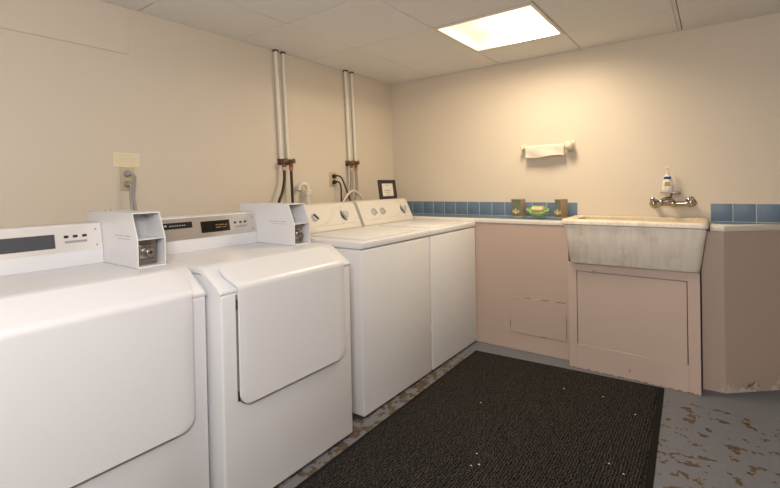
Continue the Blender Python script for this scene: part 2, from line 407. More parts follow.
def area(name, loc, rot, sx, sy, power, col, spread=PI):
    l = bpy.data.lights.new(name, 'AREA'); l.shape = 'RECTANGLE'; l.size = sx; l.size_y = sy; l.energy = power; l.color = col; l.spread = spread
    o = bpy.data.objects.new(name, l); COL.objects.link(o); o.location = loc; o.rotation_euler = rot; return o
area('fluorescent_tube_light', (1.50, -.748, HC+.075), (0, 0, 0), .24, .50, 22, (1, .82, .58))
# unseen fill lamps added behind the camera to brighten machines, walls and ceiling
l = bpy.data.lights.new('fill_lamp', 'POINT'); l.energy = 82; l.color = (1, .955, .935); l.shadow_soft_size = .22
o = bpy.data.objects.new('fill_lamp', l); COL.objects.link(o); o.location = (2.34, -3.50, 1.66)
area('fill_light_far', (1.9, -5.2, HC-.012), (0, 0, 0), .56, .56, 12, (1, .95, .90))  # dimmer unseen fill, added near the ceiling further back
w = bpy.data.worlds.new('world'); S.world = w; w.use_nodes = True
w.node_tree.nodes['Background'].inputs[0].default_value = (.5, .5, .5, 1); w.node_tree.nodes['Background'].inputs[1].default_value = .3

# ------------------------------------------------------------------ dryers
def coin_box(root, y0, y1, xb, xf, zd, dark_plate, rightside=True):
    """open-fronted coin box: left wall, right wall, top, shelf, back; front leans back above the shelf"""
    zt = zd+.209; zs = zd+.110; t = .0045
    side = [(xb, zd+.001), (xf, zd+.001), (xf, zs), (xf-.043, zt), (xb, zt)]
    bm = B()
    for a in ((y0, y0+t), (y1-t, y1)): prism(bm, side, 'y', a[0], a[1], .0012, 1)
    prism(bm, [(xb, zt-t), (xf-.042, zt-t), (xf-.043, zt), (xb, zt)], 'y', y0+t, y1-t)
    box(bm, xb, xb+.004, y0+t, y1-t, zd+.001, zt-t)
    box(bm, xb+.004, xf, y0+t, y1-t, zd+.001, zd+.006)
    cb = obj('coin_box', bm, 'enamel', root)
    obj('shelf', box(B(), xb+.004, xf-.002, y0+t, y1-t, zs-.004, zs, .0008, 1), 'enamel', cb)
    yc = (y0+y1)/2+.002
    obj('coin_plate', box(B(), xf-.050, xf-.044, y0+t+.001, y1-t-.012, zd+.007, zs-.006, .001, 1), 'dullmetal', cb)
    obj('back_panel', box(B(), xf-.15, xf-.146, y0+t, y1-t, zs+.0002, zt-t), 'lightgrey', cb)
    bm = B(); box(bm, xf-.044, xf-.034, yc-.034, yc+.018, zd+.030, zd+.086, .006, 3)
    obj('coin_mechanism', bm, 'chrome', cb)
    bm = B(); lathe(bm, (xf-.036, yc-.004, zd+.056), (1, 0, 0), [(0, 0), (.020, 0), (.021, .004), (.021, .014), (.018, .017), (.015, .017), (.0145, .026), (.012, .028), (0, .028)])
    obj('lock_cylinder', bm, 'dullmetal', cb)
    bm = B(); lathe(bm, (xf-.009, yc-.004, zd+.056), (1, 0, 0), [(0, 0), (.0055, 0), (.0055, .002), (.004, .003), (0, .003)])
    box(bm, xf-.0068, xf-.005, yc-.0055, yc-.0025, zd+.0515, zd+.0605)
    obj('key_slot', bm, 'black', cb)
    obj('bolt', cyl(B(), (xf-.044, yc+.024, zd+.020), (1, 0, 0), .007, .008, 16), 'dullmetal', cb); obj('bolt', cyl(B(), (xf-.044, yc-.030, zd+.020), (1, 0, 0), .004, .006, 12), 'dullmetal', cb)
    # small key catch high on the left inner wall, two studs on the roof
    bm = B(); cyl(bm, (xf-.075, y0+t, zs+.030), (0, 1, 0), .006, .012, 12); box(bm, xf-.08, xf-.070, y0+t, y0+t+.008, zs+.001, zs+.024); ball(bm, (xf-.075, y0+t+.012, zs+.034), .005)
    obj('catch', bm, 'dullmetal', cb)
    for dy in (-.012, .008): obj('stud', cyl(B(), (xb+.06, yc+dy, zt), (0, 0, 1), .0035, .004, 10), 'greyplastic', cb)
    # faint raised lettering on the left side
    bm = B(); x = xf-.185
    for w_, g in ((.022, .010), (.030, .008), (.012, .010), (.034, .006)):
        box(bm, x, x+w_, y0-.0004, y0-.00005, zd+.117, zd+.122); x += w_+g
    x = xf-.17
    for w_, g in ((.03, .005), (.02, .004), (.026, .005), (.022, .005)):
        box(bm, x, x+w_, y0-.0004, y0-.00005, zd+.106, zd+.109); x += w_+g
    obj('lettering', bm, 'lightgrey', cb)
    return cb

def dryer(loc, F, y0, y1, label, cons_x, cons_y, back, cb):
    zd = .935
    r = thing('dryer', (F-.35, (y0+y1)/2, 0), label, 'dryer', 'coin-operated dryers along the left wall')
    bend = F-.125
    bm = B(); prism(bm, [(back, .012), (F, .012), (F, .838), (bend, .906), (back, .906)], 'y', y0+.003, y1-.003, .010, 3)
    obj('cabinet', bm, 'enamel2', r)
    bm = B(); box(bm, back+.03, F-.02, y0+.02, y1-.02, .0008, .014); obj('toe_gap_shade', bm, 'dark', r)  # dark slab paints the shade in the gap under the cabinet
    # top: deck and sloped front in one rounded pressing
    bm = B(); prism(bm, [(back, .9075), (bend+.001, .9075), (F-.001, .8395), (F+.0012, .846), (F-.001, .855), (bend+.012, .926), (bend-.008, .9335), (bend-.03, zd), (back, zd)], 'y', y0, y1)
    # round its long side edges and front
    es = [e for e in bm.edges if (abs(e.verts[0].co.y-e.verts[1].co.y) < 1e-6 and e.verts[0].co.z+e.verts[1].co.z > 2*.845 and not (abs(e.verts[0].co.z-.9075) < 1e-4 and abs(e.verts[1].co.z-.9075) < 1e-4) and not (abs(e.verts[0].co.x-e.verts[1].co.x) < 1e-6 and e.verts[0].co.x < back+.01))]
    es = [e for e in es if min(e.verts[0].co.z, e.verts[1].co.z) > .845]
    bmesh.ops.bevel(bm, geom=es, offset=.008, segments=3, profile=.5, affect='EDGES')
    obj('top_panel', bm, 'enamel', r, smooth=50)
    # door: follows the front, folds back over the slope
    yc = (y0+y1)/2; n = Vector((.0,)*3)
    path = []   # (x, z, nx, nz, halfwidth)
    zb, zf = (.385, .848) if F < .95 else (.410, .848); rc = .050; HW = .278 if F < .95 else .289; xo = F+.007
    s_bot = 10
    for i in range(s_bot+1):
        a = PI/2*i/s_bot; path.append((xo, zb+rc*(1-math.cos(a)), HW-rc*(1-math.sin(a))))
    path += [(xo, .55, HW), (xo, .70, HW), (xo, .80, HW), (xo, .846, HW+.001), (xo, .8515, HW+.002), (xo-.0012, .856, HW+.003)]
    for t in (.05, .15, .3, .45, .6, .72, .82, .90, .96, 1.0):
        hw_ = HW+.004+.016*min(1, t/.5)
        if t > .72: q = (t-.72)/.28; hw_ -= .045*(1-math.sqrt(max(0, 1-q*q)))
        path.append((F+.009-.111*t, .858+.071*t, hw_))
    nc = 14; off = .012
    bm = B(); rows = []
    for k, (x, z, hw_) in enumerate(path):
        rows.append([bm.verts.new((x, yc+hw_*(-1+2*c/nc), z)) for c in range(nc+1)])
    for a, b in zip(rows, rows[1:]):
        for c in range(nc): bm.faces.new((a[c], a[c+1], b[c+1], b[c]))
    bmesh.ops.recalc_face_normals(bm, faces=bm.faces[:])
    if sum((f.normal.x for f in bm.faces)) > 0: bmesh.ops.reverse_faces(bm, faces=bm.faces[:])
    bmesh.ops.solidify(bm, geom=bm.faces[:], thickness=-.010 if False else .010)
    ed = [e for e in bm.edges if len(e.link_faces) == 2 and e.calc_face_angle(0) > 1.2]
    bmesh.ops.bevel(bm, geom=ed, offset=.0022, segments=2, profile=.5, affect='EDGES')
    dr = obj('door', bm, 'enamel', r, smooth=35)
    # shadow gap round the door, painted as a grey plate behind it
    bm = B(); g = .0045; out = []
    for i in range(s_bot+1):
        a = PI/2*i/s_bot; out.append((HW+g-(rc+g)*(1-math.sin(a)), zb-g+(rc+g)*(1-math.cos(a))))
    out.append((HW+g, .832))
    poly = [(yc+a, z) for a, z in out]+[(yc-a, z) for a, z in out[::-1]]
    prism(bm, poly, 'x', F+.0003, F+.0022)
    obj('door_gap_shadow', bm, 'shade', dr)
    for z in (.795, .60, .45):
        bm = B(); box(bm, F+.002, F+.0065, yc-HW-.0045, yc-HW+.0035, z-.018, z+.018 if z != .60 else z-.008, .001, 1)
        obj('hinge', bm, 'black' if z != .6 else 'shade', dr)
    # console
    X = cons_x; ya, yb = cons_y; zt = 1.100; zm = .992
    bm = B(); prism(bm, [(back-.02, zd+.0003), (X, zd+.0003), (X-.002, zm), (X-.024, zt-.004), (X-.031, zt), (back-.02, zt)], 'y', ya, yb, .002, 2)
    co = obj('console', bm, 'enamel', r)
    pz = lambda z: X-.002-(z-zm)*.2115
    bm = B(); prism(bm, [(pz(zm+.003)+.0001, zm+.003), (pz(zt-.006)+.0001, zt-.006), (pz(zt-.006)+.002, zt-.006), (pz(zm+.003)+.002, zm+.003)], 'y', ya+.002, yb-.004)
    cp = obj('control_panel', bm, 'pale_alu' if F < .95 else 'alu', r)
    def plate(y0_, y1_, z0_, z1_, h=.0012, bm=None):
        bm = bm or B(); h0 = .0021
        prism(bm, [(pz(z0_)+h0, z0_), (pz(z1_)+h0, z1_), (pz(z1_)+h0+h, z1_), (pz(z0_)+h0+h, z0_)], 'y', y0_, y1_); return bm
    if F < .95:
        obj('display_window', plate(-3.10, -2.776, 1.013, 1.066), 'display', cp); b0 = -2.763
        ws = [(-2.746, -2.731), (-2.716, -2.700), (-2.684, -2.668)]; zz = 1.048; bar = (-2.744, -2.668)
    else:
        obj('display_window', plate(-2.208, -2.052, 1.017, 1.071), 'display2', cp)
        bm = B()
        for (a, b, z) in ((-2.13, -2.115, 1.048), (-2.11, -2.085, 1.048), (-2.08, -2.068, 1.046), (-2.13, -2.10, 1.036), (-2.092, -2.078, 1.036)): plate(a, b, z, z+.004, .0016, bm)
        obj('readout', bm, 'wood', cp)
        lb = obj('name_strip', plate(-2.440, -2.250, 1.048, 1.076), 'black', cp)
        bm = B()
        for (a, b, h_) in ((-2.44, -2.428, .008), (-2.425, -2.415, .008), (-2.41, -2.398, .008), (-2.394, -2.386, .008), (-2.382, -2.372, .008), (-2.36, -2.352, .004), (-2.348, -2.340, .004), (-2.336, -2.330, .004), (-2.326, -2.318, .004), (-2.314, -2.306, .004), (-2.302, -2.294, .004), (-2.29, -2.284, .004)):
            plate(a, b, 1.060, 1.060+h_, .0016, bm)
        obj('name_lettering', bm, 'lightgrey', cp)
        ws = [(-2.026, -2.013), (-1.994, -1.980), (-1.966, -1.952)]; zz = 1.048; bar = (-2.024, -1.950)
    for a, b in ws: obj('button', plate(a, b, zz, zz+.010), 'black', cp)
    obj('button_label', plate(*bar, zz-.020, zz-.011), 'greyplastic', cp)
    for z in (1.075, 1.012):
        bm = B(); cyl(bm, (pz(z)+.002, yb-.022, z), (1, 0, 0), .0038, .002, 12); obj('screw', bm, 'greyplastic', cp)
    coin_box(r, *cb, zd, True)
    return r
dryer(None, .930, -3.163, -2.476, 'white coin dryer nearest the camera, with a wide grey display', .400, (-3.155, -2.613), .28, (-2.612, -2.506, .250, .700))
dryer(None, .988, -2.460, -1.748, 'white coin dryer standing between the nearest dryer and the washers, with a black display', .455, (-2.452, -1.893), .30, (-1.892, -1.785, .300, .750))

# ------------------------------------------------------------------ washers
def washer(F, y0, y1, label, cons_y, dials, two_knobs):
    zd = .931; back = .26
    r = thing('washer', (F-.33, (y0+y1)/2, 0), label, 'washer', 'top-loading washers')
    bm = B(); box(bm, back, F, y0+.003, y1-.003, .011, .890, .008, 3); obj('cabinet', bm, 'enamel2', r)
    bm = B(); box(bm, back+.03, F-.018, y0+.015, y1-.015, .004, .02); obj('toe_gap_shade', bm, 'dark', r)  # dark slab standing for shade in the open gap between the feet
    for fx in (back+.05, F-.05):
        for fy in (y0+.05, y1-.05):
            bm = B(); cyl(bm, (fx, fy, .0005), (0, 0, 1), .02, .012, 16); obj('foot', bm, 'black', r)
    bm = B(); box(bm, back, F+.004, y0, y1, .8935, zd, .006, 3); tp = obj('top_panel', bm, 'enamel', r)
    # lid seam: thin raised lid on the deck
    bm = B(); box(bm, .46, F-.045, y0+.085, y1-.085, zd+.0003, zd+.006, .0025, 2); obj('lid', bm, 'enamel', r)
    bm = B(); box(bm, .457, F-.042, y0+.082, y1-.082, zd-.0002, zd+.0009); obj('lid_seam', bm, 'lightgrey', tp)
    # console, leaning back
    ya, yb = cons_y
    prof = [(.20, zd+.0005), (.392, zd+.0005), (.386, zd+.022), (.318, 1.092), (.308, 1.106), (.292, 1.112), (.20, 1.112)]
    bm = B(); prism(bm, prof, 'y', ya, yb, .006, 3); co = obj('console', bm, 'cream_plastic', r)
    n = Vector((1.092-(zd+.022), 0, .386-.318)).normalized(); up = Vector((.318-.386, 0, 1.092-(zd+.022))).normalized()
    def at(y, t, h=0.):   # t: 0 foot .. 1 head of the leaning face
        b = Vector((.386, y, zd+.022)); e = Vector((.318, y, 1.092)); return b+(e-b)*t+n*h
    bm = B()   # slightly raised face panel
    q = [at(ya+.022, .10), at(yb-.022, .10), at(yb-.022, .93), at(ya+.022, .93)]
    A = [bm.verts.new(p+n*.0002) for p in q]; C_ = [bm.verts.new(p+n*.0025) for p in q]
    bm.faces.new(A); bm.faces.new(C_)
    for i in range(4): bm.faces.new((A[i], A[(i+1) % 4], C_[(i+1) % 4], C_[i]))
    fp = obj('control_panel', bm, 'cream_plastic', r)
    # printed swoosh and marks
    bm = B()
    def swoosh(ya_, dirn):
        pts = [at(ya_+dirn*(.0+.19*math.sin(PI/2*i/8)), .15+.72*(1-math.cos(PI/2*i/8)), .0026) for i in range(9)]
        tube(bm, pts, .0011, 6)
    swoosh(yb-.30, 1) if two_knobs else swoosh(ya+.22, 1)
    swoosh(yb-.28, 1) if two_knobs else swoosh(ya+.24, 1)
    obj('printed_curve', bm, 'lightgrey', fp)
    bm = B()
    for (y, t, w_) in dials['marks']:
        p = at(y, t, .0026); box(bm, p.x-.001, p.x+.0008, y, y+w_, p.z-.0016, p.z+.0016)
    obj('printed_text', bm, 'lightgrey', fp)
    for (y, t, R_) in dials['big']:
        p = at(y, t, .0026)
        bm = B(); lathe(bm, p, n, [(0, 0), (R_, 0), (R_, .004), (R_*.94, .007), (R_*.8, .008), (0, .008)]); kb = obj('timer_dial', bm, 'cream_plastic', r)
        bm = B()   # dark crescent on the skirt
        m_ = 18; A = []; D = []; s = Vector((0, 1, 0))
        for i in range(m_+1):
            a = math.radians(115+170*i/m_); th = .36*math.sin(PI*i/m_)
            dr_ = s*math.cos(a)+up*math.sin(a)
            A.append(p+n*.0085+dr_*R_*.98); D.append(p+n*.0085+dr_*R_*(.97-th))
        for i in range(m_): 
            f = [bm.verts.new(v) for v in (A[i], A[i+1], D[i+1], D[i])]; bm.faces.new(f)
        bmesh.ops.remove_doubles(bm, verts=bm.verts[:], dist=1e-5)
        bmesh.ops.solidify(bm, geom=bm.faces[:], thickness=.001)
        obj('dial_marking', bm, 'black', kb)
        bm = B(); lathe(bm, p+n*.008, n, [(0, 0), (R_*.62, 0), (R_*.60, .014), (R_*.5, .018), (0, .018)]); obj('dial_grip', bm, 'lightgrey', kb)
        bm = B(); c = p+n*.026
        for sgn in (-1, 1): 
            v = [bm.verts.new(c+s*a+up*b+n*h) for h in (0, .0012) for a, b in ((-.003+.006*sgn, -.014), (.0+.006*sgn, -.014), (.0+.002*sgn, .014), (-.003+.002*sgn, .014))]
            for f in ((0, 1, 2, 3), (4, 5, 6, 7), (0, 1, 5, 4), (1, 2, 6, 5), (2, 3, 7, 6), (3, 0, 4, 7)): bm.faces.new([v[i] for i in f])
        obj('dial_pointer', bm, 'greyplastic', kb)
    for (y, t, R_) in dials['small']:
        p = at(y, t, .0026)
        bm = B(); lathe(bm, p, n, [(0, 0), (R_, 0), (R_*.95, .012), (R_*.85, .016), (0, .016)]); kb = obj('knob', bm, 'lightgrey', r)
        bm = B(); s = Vector((0, 1, 0)); dd = (up*.75-s*.65).normalized(); e = dd.cross(n)
        c = p+n*.016
        v = [bm.verts.new(c+dd*a+e*b+n*h) for h in (0, .006) for a, b in ((-R_*.9, -.005), (R_*.9, -.005), (R_*.9, .005), (-R_*.9, .005))]
        for f in ((0, 1, 2, 3), (4, 5, 6, 7), (0, 1, 5, 4), (1, 2, 6, 5), (2, 3, 7, 6), (3, 0, 4, 7)): bm.faces.new([v[i] for i in f])
        obj('knob_grip', bm, 'black' if not two_knobs else 'greyplastic', kb)
    return r
washer(.944, -1.617, -.922, 'white top-loading washer beside the dryers, one small knob and one dial on its console', (-1.605, -.940),
       {'big': [(-1.085, .52, .043)], 'small': [(-1.372, .52, .026)], 'marks': [(-1.14, .12, .03), (-1.07, .12, .05), (-1.12, .88, .04), (-1.00, .3, .03)]}, False)
washer(.944, -.914, -.244, 'white top-loading washer in the corner, two small knobs and one dial on its console', (-.905, -.262),
       {'big': [(-.365, .52, .043)], 'small': [(-.758, .52, .027), (-.650, .52, .027)], 'marks': [(-.80, .14, .10), (-.38, .12, .06), (-.42, .88, .05), (-.32, .30, .03)]}, True)

# ------------------------------------------------------------------ sink and its cabinet
def rr(x0, x1, y0, y1, r, n=5):
    P = []
    for cx, cy, a0 in ((x1-r, y1-r, 0), (x0+r, y1-r, 90), (x0+r, y0+r, 180), (x1-r, y0+r, 270)):
        for i in range(n+1):
            a = math.radians(a0+90*i/n); P.append((cx+r*math.cos(a), cy+r*math.sin(a)))
    return P
sk = thing('utility_sink', (2.02, -.21, .6955), 'large stained cream stone laundry sink on the pink cabinet', 'sink')
def loft(bm, loops, mis, cap0=True, cap1=True):
    R_ = [[bm.verts.new((x, y, z)) for x, y in P] for P, z in loops]; n = len(R_[0])
    for k, (a, b) in enumerate(zip(R_, R_[1:])):
        for i in range(n): bm.faces.new((a[i], a[(i+1) % n], b[(i+1) % n], b[i])).material_index = mis[k]
    if cap0: bm.faces.new(R_[0]).material_index = 0
    if cap1: bm.faces.new(R_[-1]).material_index = mis[-1]
bm = B()
loops = [(rr(1.672, 2.360, -.352, -.050, .030), .6955), (rr(1.664, 2.367, -.360, -.044, .034), .704), (rr(1.636, 2.401, -.388, -.022, .034), .944),
         (rr(1.636, 2.401, -.388, -.022, .034), .949)]
inner = [(rr(1.700, 2.350, -.345, -.064, .03), .9495), (rr(1.712, 2.335, -.33, -.08, .03), .76), (rr(1.74, 2.30, -.30, -.11, .03), .745)]
loft(bm, loops+inner, [0, 0, 0, 0, 1, 1])
obj('tub', bm, ['sink', 'sinkrim'], sk, smooth=50)
bm = B()
rim = [(rr(1.628, 2.404, -.396, -.0125, .03), .9497), (rr(1.624, 2.410, -.402, -.0105, .032), .954), (rr(1.624, 2.410, -.402, -.0105, .032), .970), (rr(1.628, 2.406, -.398, -.0125, .03), .981),
       (rr(1.636, 2.398, -.390, -.016, .03), .984), (rr(1.682, 2.360, -.352, -.056, .03), .984), (rr(1.698, 2.352, -.346, -.063, .03), .979), (rr(1.700, 2.350, -.345, -.064, .03), .9497)]
Rv = [[bm.verts.new((x, y, z)) for x, y in P] for P, z in rim]; n = len(Rv[0]); Rv.append(Rv[0])
for k in range(len(Rv)-1):
    a, b = Rv[k], Rv[k+1]
    for i in range(n):
        bm.faces.new((a[i], a[(i+1) % n], b[(i+1) % n], b[i])).material_index = 0 if k < 3 else 1
obj('rim', bm, ['sink', 'sinkrim'], sk, smooth=50)

YC = -.335; x0, x1 = 1.652, 2.370
cb = thing('sink_cabinet', ((x0+x1)/2, YC/2, 0), 'pink painted cabinet with one recessed panel under the laundry sink', 'cabinet')
bm = B(); box(bm, x0+.004, x1-.004, YC+.020, -.03, .0005, .691); obj('body', bm, 'pinkcab', cb)
bm = B(); zt = .6935
px0, px1, pz0, pz1 = 1.705, 2.312, .160, .642
box(bm, x0, px0, YC, YC+.019, .0006, zt, .0015, 1); box(bm, px1, x1, YC, YC+.019, .0006, zt, .0015, 1)
box(bm, px0-.001, px1+.001, YC+.0004, YC+.019, .0006, pz0, .0015, 1); box(bm, px0-.001, px1+.001, YC+.0004, YC+.019, pz1, zt, .0015, 1)
obj('face_frame', bm, 'pinkcab', cb)
dp = obj('door_panel', box(B(), px0+.003, px1-.0045, YC+.003, YC+.017, pz0+.0003, pz1-.003, .0015, 1), 'pinkcab', cb)
bm = B(); box(bm, px0-.002, px1+.002, YC+.0176, YC+.0188, pz0-.002, pz1+.002); obj('gap_shadow', bm, 'crack', cb)
for a in [(2.006, 2.012, .045, .063), (1.80, 1.83, pz1+.006, pz1+.010)]+[(x0+.02+i*.045, x0+.02+i*.045+random.uniform(.01, .04), .001, random.uniform(.004, .008)) for i in range(16)]:
    obj('chipped_spot', box(B(), a[0], a[1], YC-.0006, YC-.00005, a[2], a[3]), 'wood', cb)

cb.rotation_euler = (0, 0, -.03)

# ------------------------------------------------------------------ mat and specks
def quad(bm, q, z0, z1, bev=.003):
    prism(bm, q, 'z', z0, z1, bev, 2)
q = [(1.018, -.425), (2.188, -.363), (2.300, -3.30), (1.060, -3.30)]
mt = thing('floor_mat', (1.65, -1.9, 0), 'large black-brown ribbed floor mat lying in front of the machines', 'mat')
bm = B(); quad(bm, q, .0006, .0065, .002); obj('border', bm, 'matedge', mt)
qi = [(1.042, -.447), (2.150, -.389), (2.258, -3.27), (1.084, -3.27)]
bm = B(); quad(bm, qi, .0055, .0105, .002); obj('pile', bm, 'mat', mt)
bm = B(); quad(bm, [(2.155, -.40), (2.1605, -.40), (2.269, -3.25), (2.2635, -3.25)], .0064, .0095, .0); obj('edge_rib', bm, 'mat', mt)
for (x, y) in ((1.380, -1.128), (1.712, -.705), (2.092, -.80), (1.561, -1.565), (1.577, -1.657), (1.602, -1.631), (2.058, -1.31), (2.12, -1.351), (1.918, -.684)):
    bm = B(); ball(bm, (x, y, .0125), .0032, (1.3, .9, .5), 8)
    for v in bm.verts: v.co += Vector([random.uniform(-.0008, .0008) for _ in range(3)])
    o = obj('debris_speck', bm, 'speck'); tag(o, 'tiny white speck of debris lying on the black floor mat', 'speck', 'white specks on the mat')

# ------------------------------------------------------------------ things on the left ledge
def flower_box(x, y, w, dpt, rot, label, base_left=0.):
    z0 = .9612
    t = thing('wooden_block', (x, y, z0), label, 'ornament', 'small painted wooden ornaments on the ledge')
    T = Matrix.Translation((x, y, 0)) @ Matrix.Rotation(rot, 4, 'Z')
    def put(name, bm, m):
        bmesh.ops.transform(bm, matrix=T, verts=bm.verts[:]); return obj(name, bm, m, t)
    h = .141
    put('base', box(B(), -w/2-base_left, w/2+.004, -dpt/2-.004, dpt/2, z0, z0+.013, .002, 2), 'greydish')
    put('block', box(B(), -w/2, w/2, -dpt/2+.003, dpt/2, z0+.0132, z0+h, .003, 2), 'tan')
    pn = put('painted_front', box(B(), -w/2+.003, w/2-.003, -dpt/2-.0005, -dpt/2+.0032, z0+.018, z0+h-.014, .001, 1), 'greenbox')
    put('top_bar', box(B(), -w/2+.001, w/2-.002, -dpt/2-.002, -dpt/2+.004, z0+h-.013, z0+h-.003, .001, 1), 'greenbox')
    bm = B(); c = (0, -dpt/2-.003, z0+.045)
    for s in (-1, 1):
        prism(bm, [(0, z0+.046), (s*.026, z0+.060), (s*.030, z0+.048), (s*.026, z0+.034)], 'y', -dpt/2-.0035, -dpt/2-.0008, .0006, 1)
    bf = put('bow', bm, 'gold')
    bm = B(); prism(bm, [(-.012, z0+.030), (.012, z0+.030), (.004, z0+.046), (.006, z0+.066), (0, z0+.072), (-.006, z0+.066), (-.004, z0+.046)], 'y', -dpt/2-.0048, -dpt/2-.0036, .0004, 1)
    put('figure', bm, 'cream')
flower_box(1.241, -.115, .086, .062, math.radians(-14), 'small green-fronted wooden ornament with a yellow bow, left of the green soap dish')
flower_box(1.552, -.105, .056, .070, math.radians(-28), 'small green-fronted wooden ornament with a yellow bow, between the soap dish and the sink', .028)
t = thing('soap_dish', (1.402, -.14, .9612), 'green leaf-shaped soap dish on the tiled ledge between the two wooden ornaments', 'soap dish')
bm = B()
nn = 28; rings = []
for (k, z) in ((.55, .0), (.80, .006), (1.0, .024), (1.04, .050), (.98, .051), (.92, .036), (.6, .012)):
    ring = []
    for i in range(nn):
        a = 2*PI*i/nn; rx = .066*(1+.04*math.cos(6*a))+(.012 if abs(math.sin(a)) < .25 else 0); ry = .046*(1+.05*math.cos(6*a))
        ring.append(bm.verts.new((1.402+k*rx*math.cos(a), -.14+k*ry*math.sin(a), .9614+z)))
    rings.append(ring)
bm.faces.new(rings[0])
for a, b in zip(rings, rings[1:]):
    for i in range(nn): bm.faces.new((a[i], a[(i+1) % nn], b[(i+1) % nn], b[i]))
bm.faces.new(rings[-1]); obj('dish', bm, 'leafgreen', t, smooth=60); t.rotation_euler.x = .6; t.location.z += .027
bm = B(); box(bm, -.045, .045, -.023, .023, 0, .050, .011, 4); bmesh.ops.transform(bm, matrix=Matrix.Translation((1.402, -.14, .9765)), verts=bm.verts[:])
o = obj('soap_bar', bm, 'soap', org=(1.402, -.14, .9612)); o.rotation_euler.x = .6; o.location.z += .027; tag(o, 'worn tan bar of soap sitting in the green leaf-shaped dish', 'soap')

# ------------------------------------------------------------------ towel bar with cloth
t = thing('towel_holder', (1.44, -.03, 1.47), 'cream ceramic towel bar holder with two brackets on the back wall', 'towel holder')
bm = B(); box(bm, 1.238, 1.280, -.012, -.0005, 1.448, 1.522, .005, 3); box(bm, 1.246, 1.272, -.072, -.010, 1.470, 1.505, .008, 3); obj('bracket', bm, 'ceramic', t)
bm = B(); box(bm, 1.575, 1.628, -.012, -.0005, 1.440, 1.522, .006, 3); box(bm, 1.588, 1.622, -.066, -.010, 1.458, 1.512, .012, 3); obj('bracket', bm, 'ceramic', t)
bm = B(); lathe(bm, (1.572, -.062, 1.484), (1, 0, 0), [(0, 0), (.020, 0), (.030, .005), (.034, .016), (.034, .040), (.029, .052), (.018, .058), (0, .060)]); obj('knob', bm, 'ceramic', t)
bm = B(); cyl(bm, (1.262, -.056, 1.488), (1, 0, 0), .011, .315, 20); obj('bar', bm, 'ceramic', t)
bm = B(); nx = 40; prof = []
def drape(u):
    P = []; lean = .004*math.sin(9*u)
    front = .070+.010*math.sin(5*u+.5)+.006*u
    R0 = .0145
    for k in range(6): P.append((-.056-R0-.004*(1-k/5)+lean*(1-k/5)+.006*math.sin(7*u+k*.8)*(1-k/5), 1.488-front*(1-k/5)+.0))
    for k in range(1, 7): a = PI*k/6; P.append((-.056-R0*math.cos(a), 1.488+R0*math.sin(a)))
    for k in range(1, 5): P.append((-.056+R0+.003, 1.488-.072*k/4))
    return P
cols = []
for i in range(nx+1):
    u = i/nx; x = 1.287+.279*u; cols.append([bm.verts.new((x, y, z)) for y, z in drape(u)])
for a, b in zip(cols, cols[1:]):
    for k in range(len(a)-1): bm.faces.new((a[k], b[k], b[k+1], a[k+1]))
bmesh.ops.recalc_face_normals(bm, faces=bm.faces[:])
bmesh.ops.solidify(bm, geom=bm.faces[:], thickness=.0022)
o = obj('hand_towel', bm, 'cloth', smooth=80); tag(o, 'short off-white cloth folded over the ceramic towel bar', 'towel')

# ------------------------------------------------------------------ faucet, dish, bottle
t = thing('wall_faucet', (2.213, -.02, 1.075), 'chrome two-handle faucet mounted on the wall above the sink', 'faucet')
bm = B(); tube(bm, [(2.122, -.062, 1.071), (2.170, -.064, 1.072), (2.225, -.066, 1.074), (2.314, -.062, 1.079)], .0125, 16); ball(bm, (2.222, -.066, 1.076), .021, (1.3, 1, 1))
obj('body', bm, 'chrome', t)
for x, z in ((2.119, 1.071), (2.317, 1.079)):
    bm = B(); lathe(bm, (x, -.0005, z), (0, -1, 0), [(0, 0), (.030, 0), (.030, .004), (.018, .012), (.013, .03), (.013, .062)]); ball(bm, (x, -.064, z), .018); obj('wall_flange', bm, 'chrome', t)
    bm = B(); s = -1 if x < 2.2 else 1
    lathe(bm, (x, -.068, z-.004), (s*.10, -.12, 1), [(0, 0), (.017, 0), (.0195, .006), (.019, .014), (.013, .024), (.0115, .036), (.013, .042), (.010, .046), (0, .047)])
    hd = obj('handle', bm, 'chrome', t)
    bm = B(); tube(bm, [(x+s*.003, -.074, z+.012), (x+s*.010, -.086, z+.024), (x+s*.014, -.094, z+.034)], .0075, 10); obj('handle_lever', bm, 'chrome', hd)
bm = B(); tube(bm, [(2.222, -.070, 1.085), (2.218, -.078, 1.103), (2.205, -.092, 1.108), (2.186, -.120, 1.106), (2.172, -.150, 1.098), (2.168, -.160, 1.085)], .0105, 14); cyl(bm, (2.168, -.160, 1.074), (0, 0, 1), .013, .014, 16)
obj('spout', bm, 'chrome', t)
t = thing('wire_soap_shelf', (2.212, -.05, 1.135), 'small metal soap shelf above the chrome faucet', 'shelf')
bm = B(); prism(bm, [(x, y) for x, y in rr(2.158, 2.268, -.095, -.012, .02)], 'z', 1.142, 1.147, .0015, 1); obj('plate', bm, 'dullmetal', t)
bm = B(); tube(bm, [(2.214, -.050, 1.1415), (2.214, -.040, 1.128), (2.214, -.020, 1.120), (2.214, -.001, 1.118)], .006, 10); cyl(bm, (2.214, -.0005, 1.118), (0, -1, 0), .014, .004, 16); obj('stem', bm, 'dullmetal', t)
bt = thing('lotion_bottle', (2.197, -.058, 1.1475), 'tapered white pump bottle with blue and yellow label on the metal soap shelf', 'bottle')
bm = B(); R_ = []
for z, a, b in ((.0, 0.0312, 0.0192), (.003, 0.0342, 0.0216), (.04, 0.0300, 0.0192), (.075, 0.0246, 0.0168), (.100, 0.0198, 0.0144), (.108, .010, .010), (.112, .0085, .0085)):
    R_.append([bm.verts.new((2.197+a*math.cos(2*PI*i/24), -.058+b*math.sin(2*PI*i/24), 1.1477+z)) for i in range(24)])
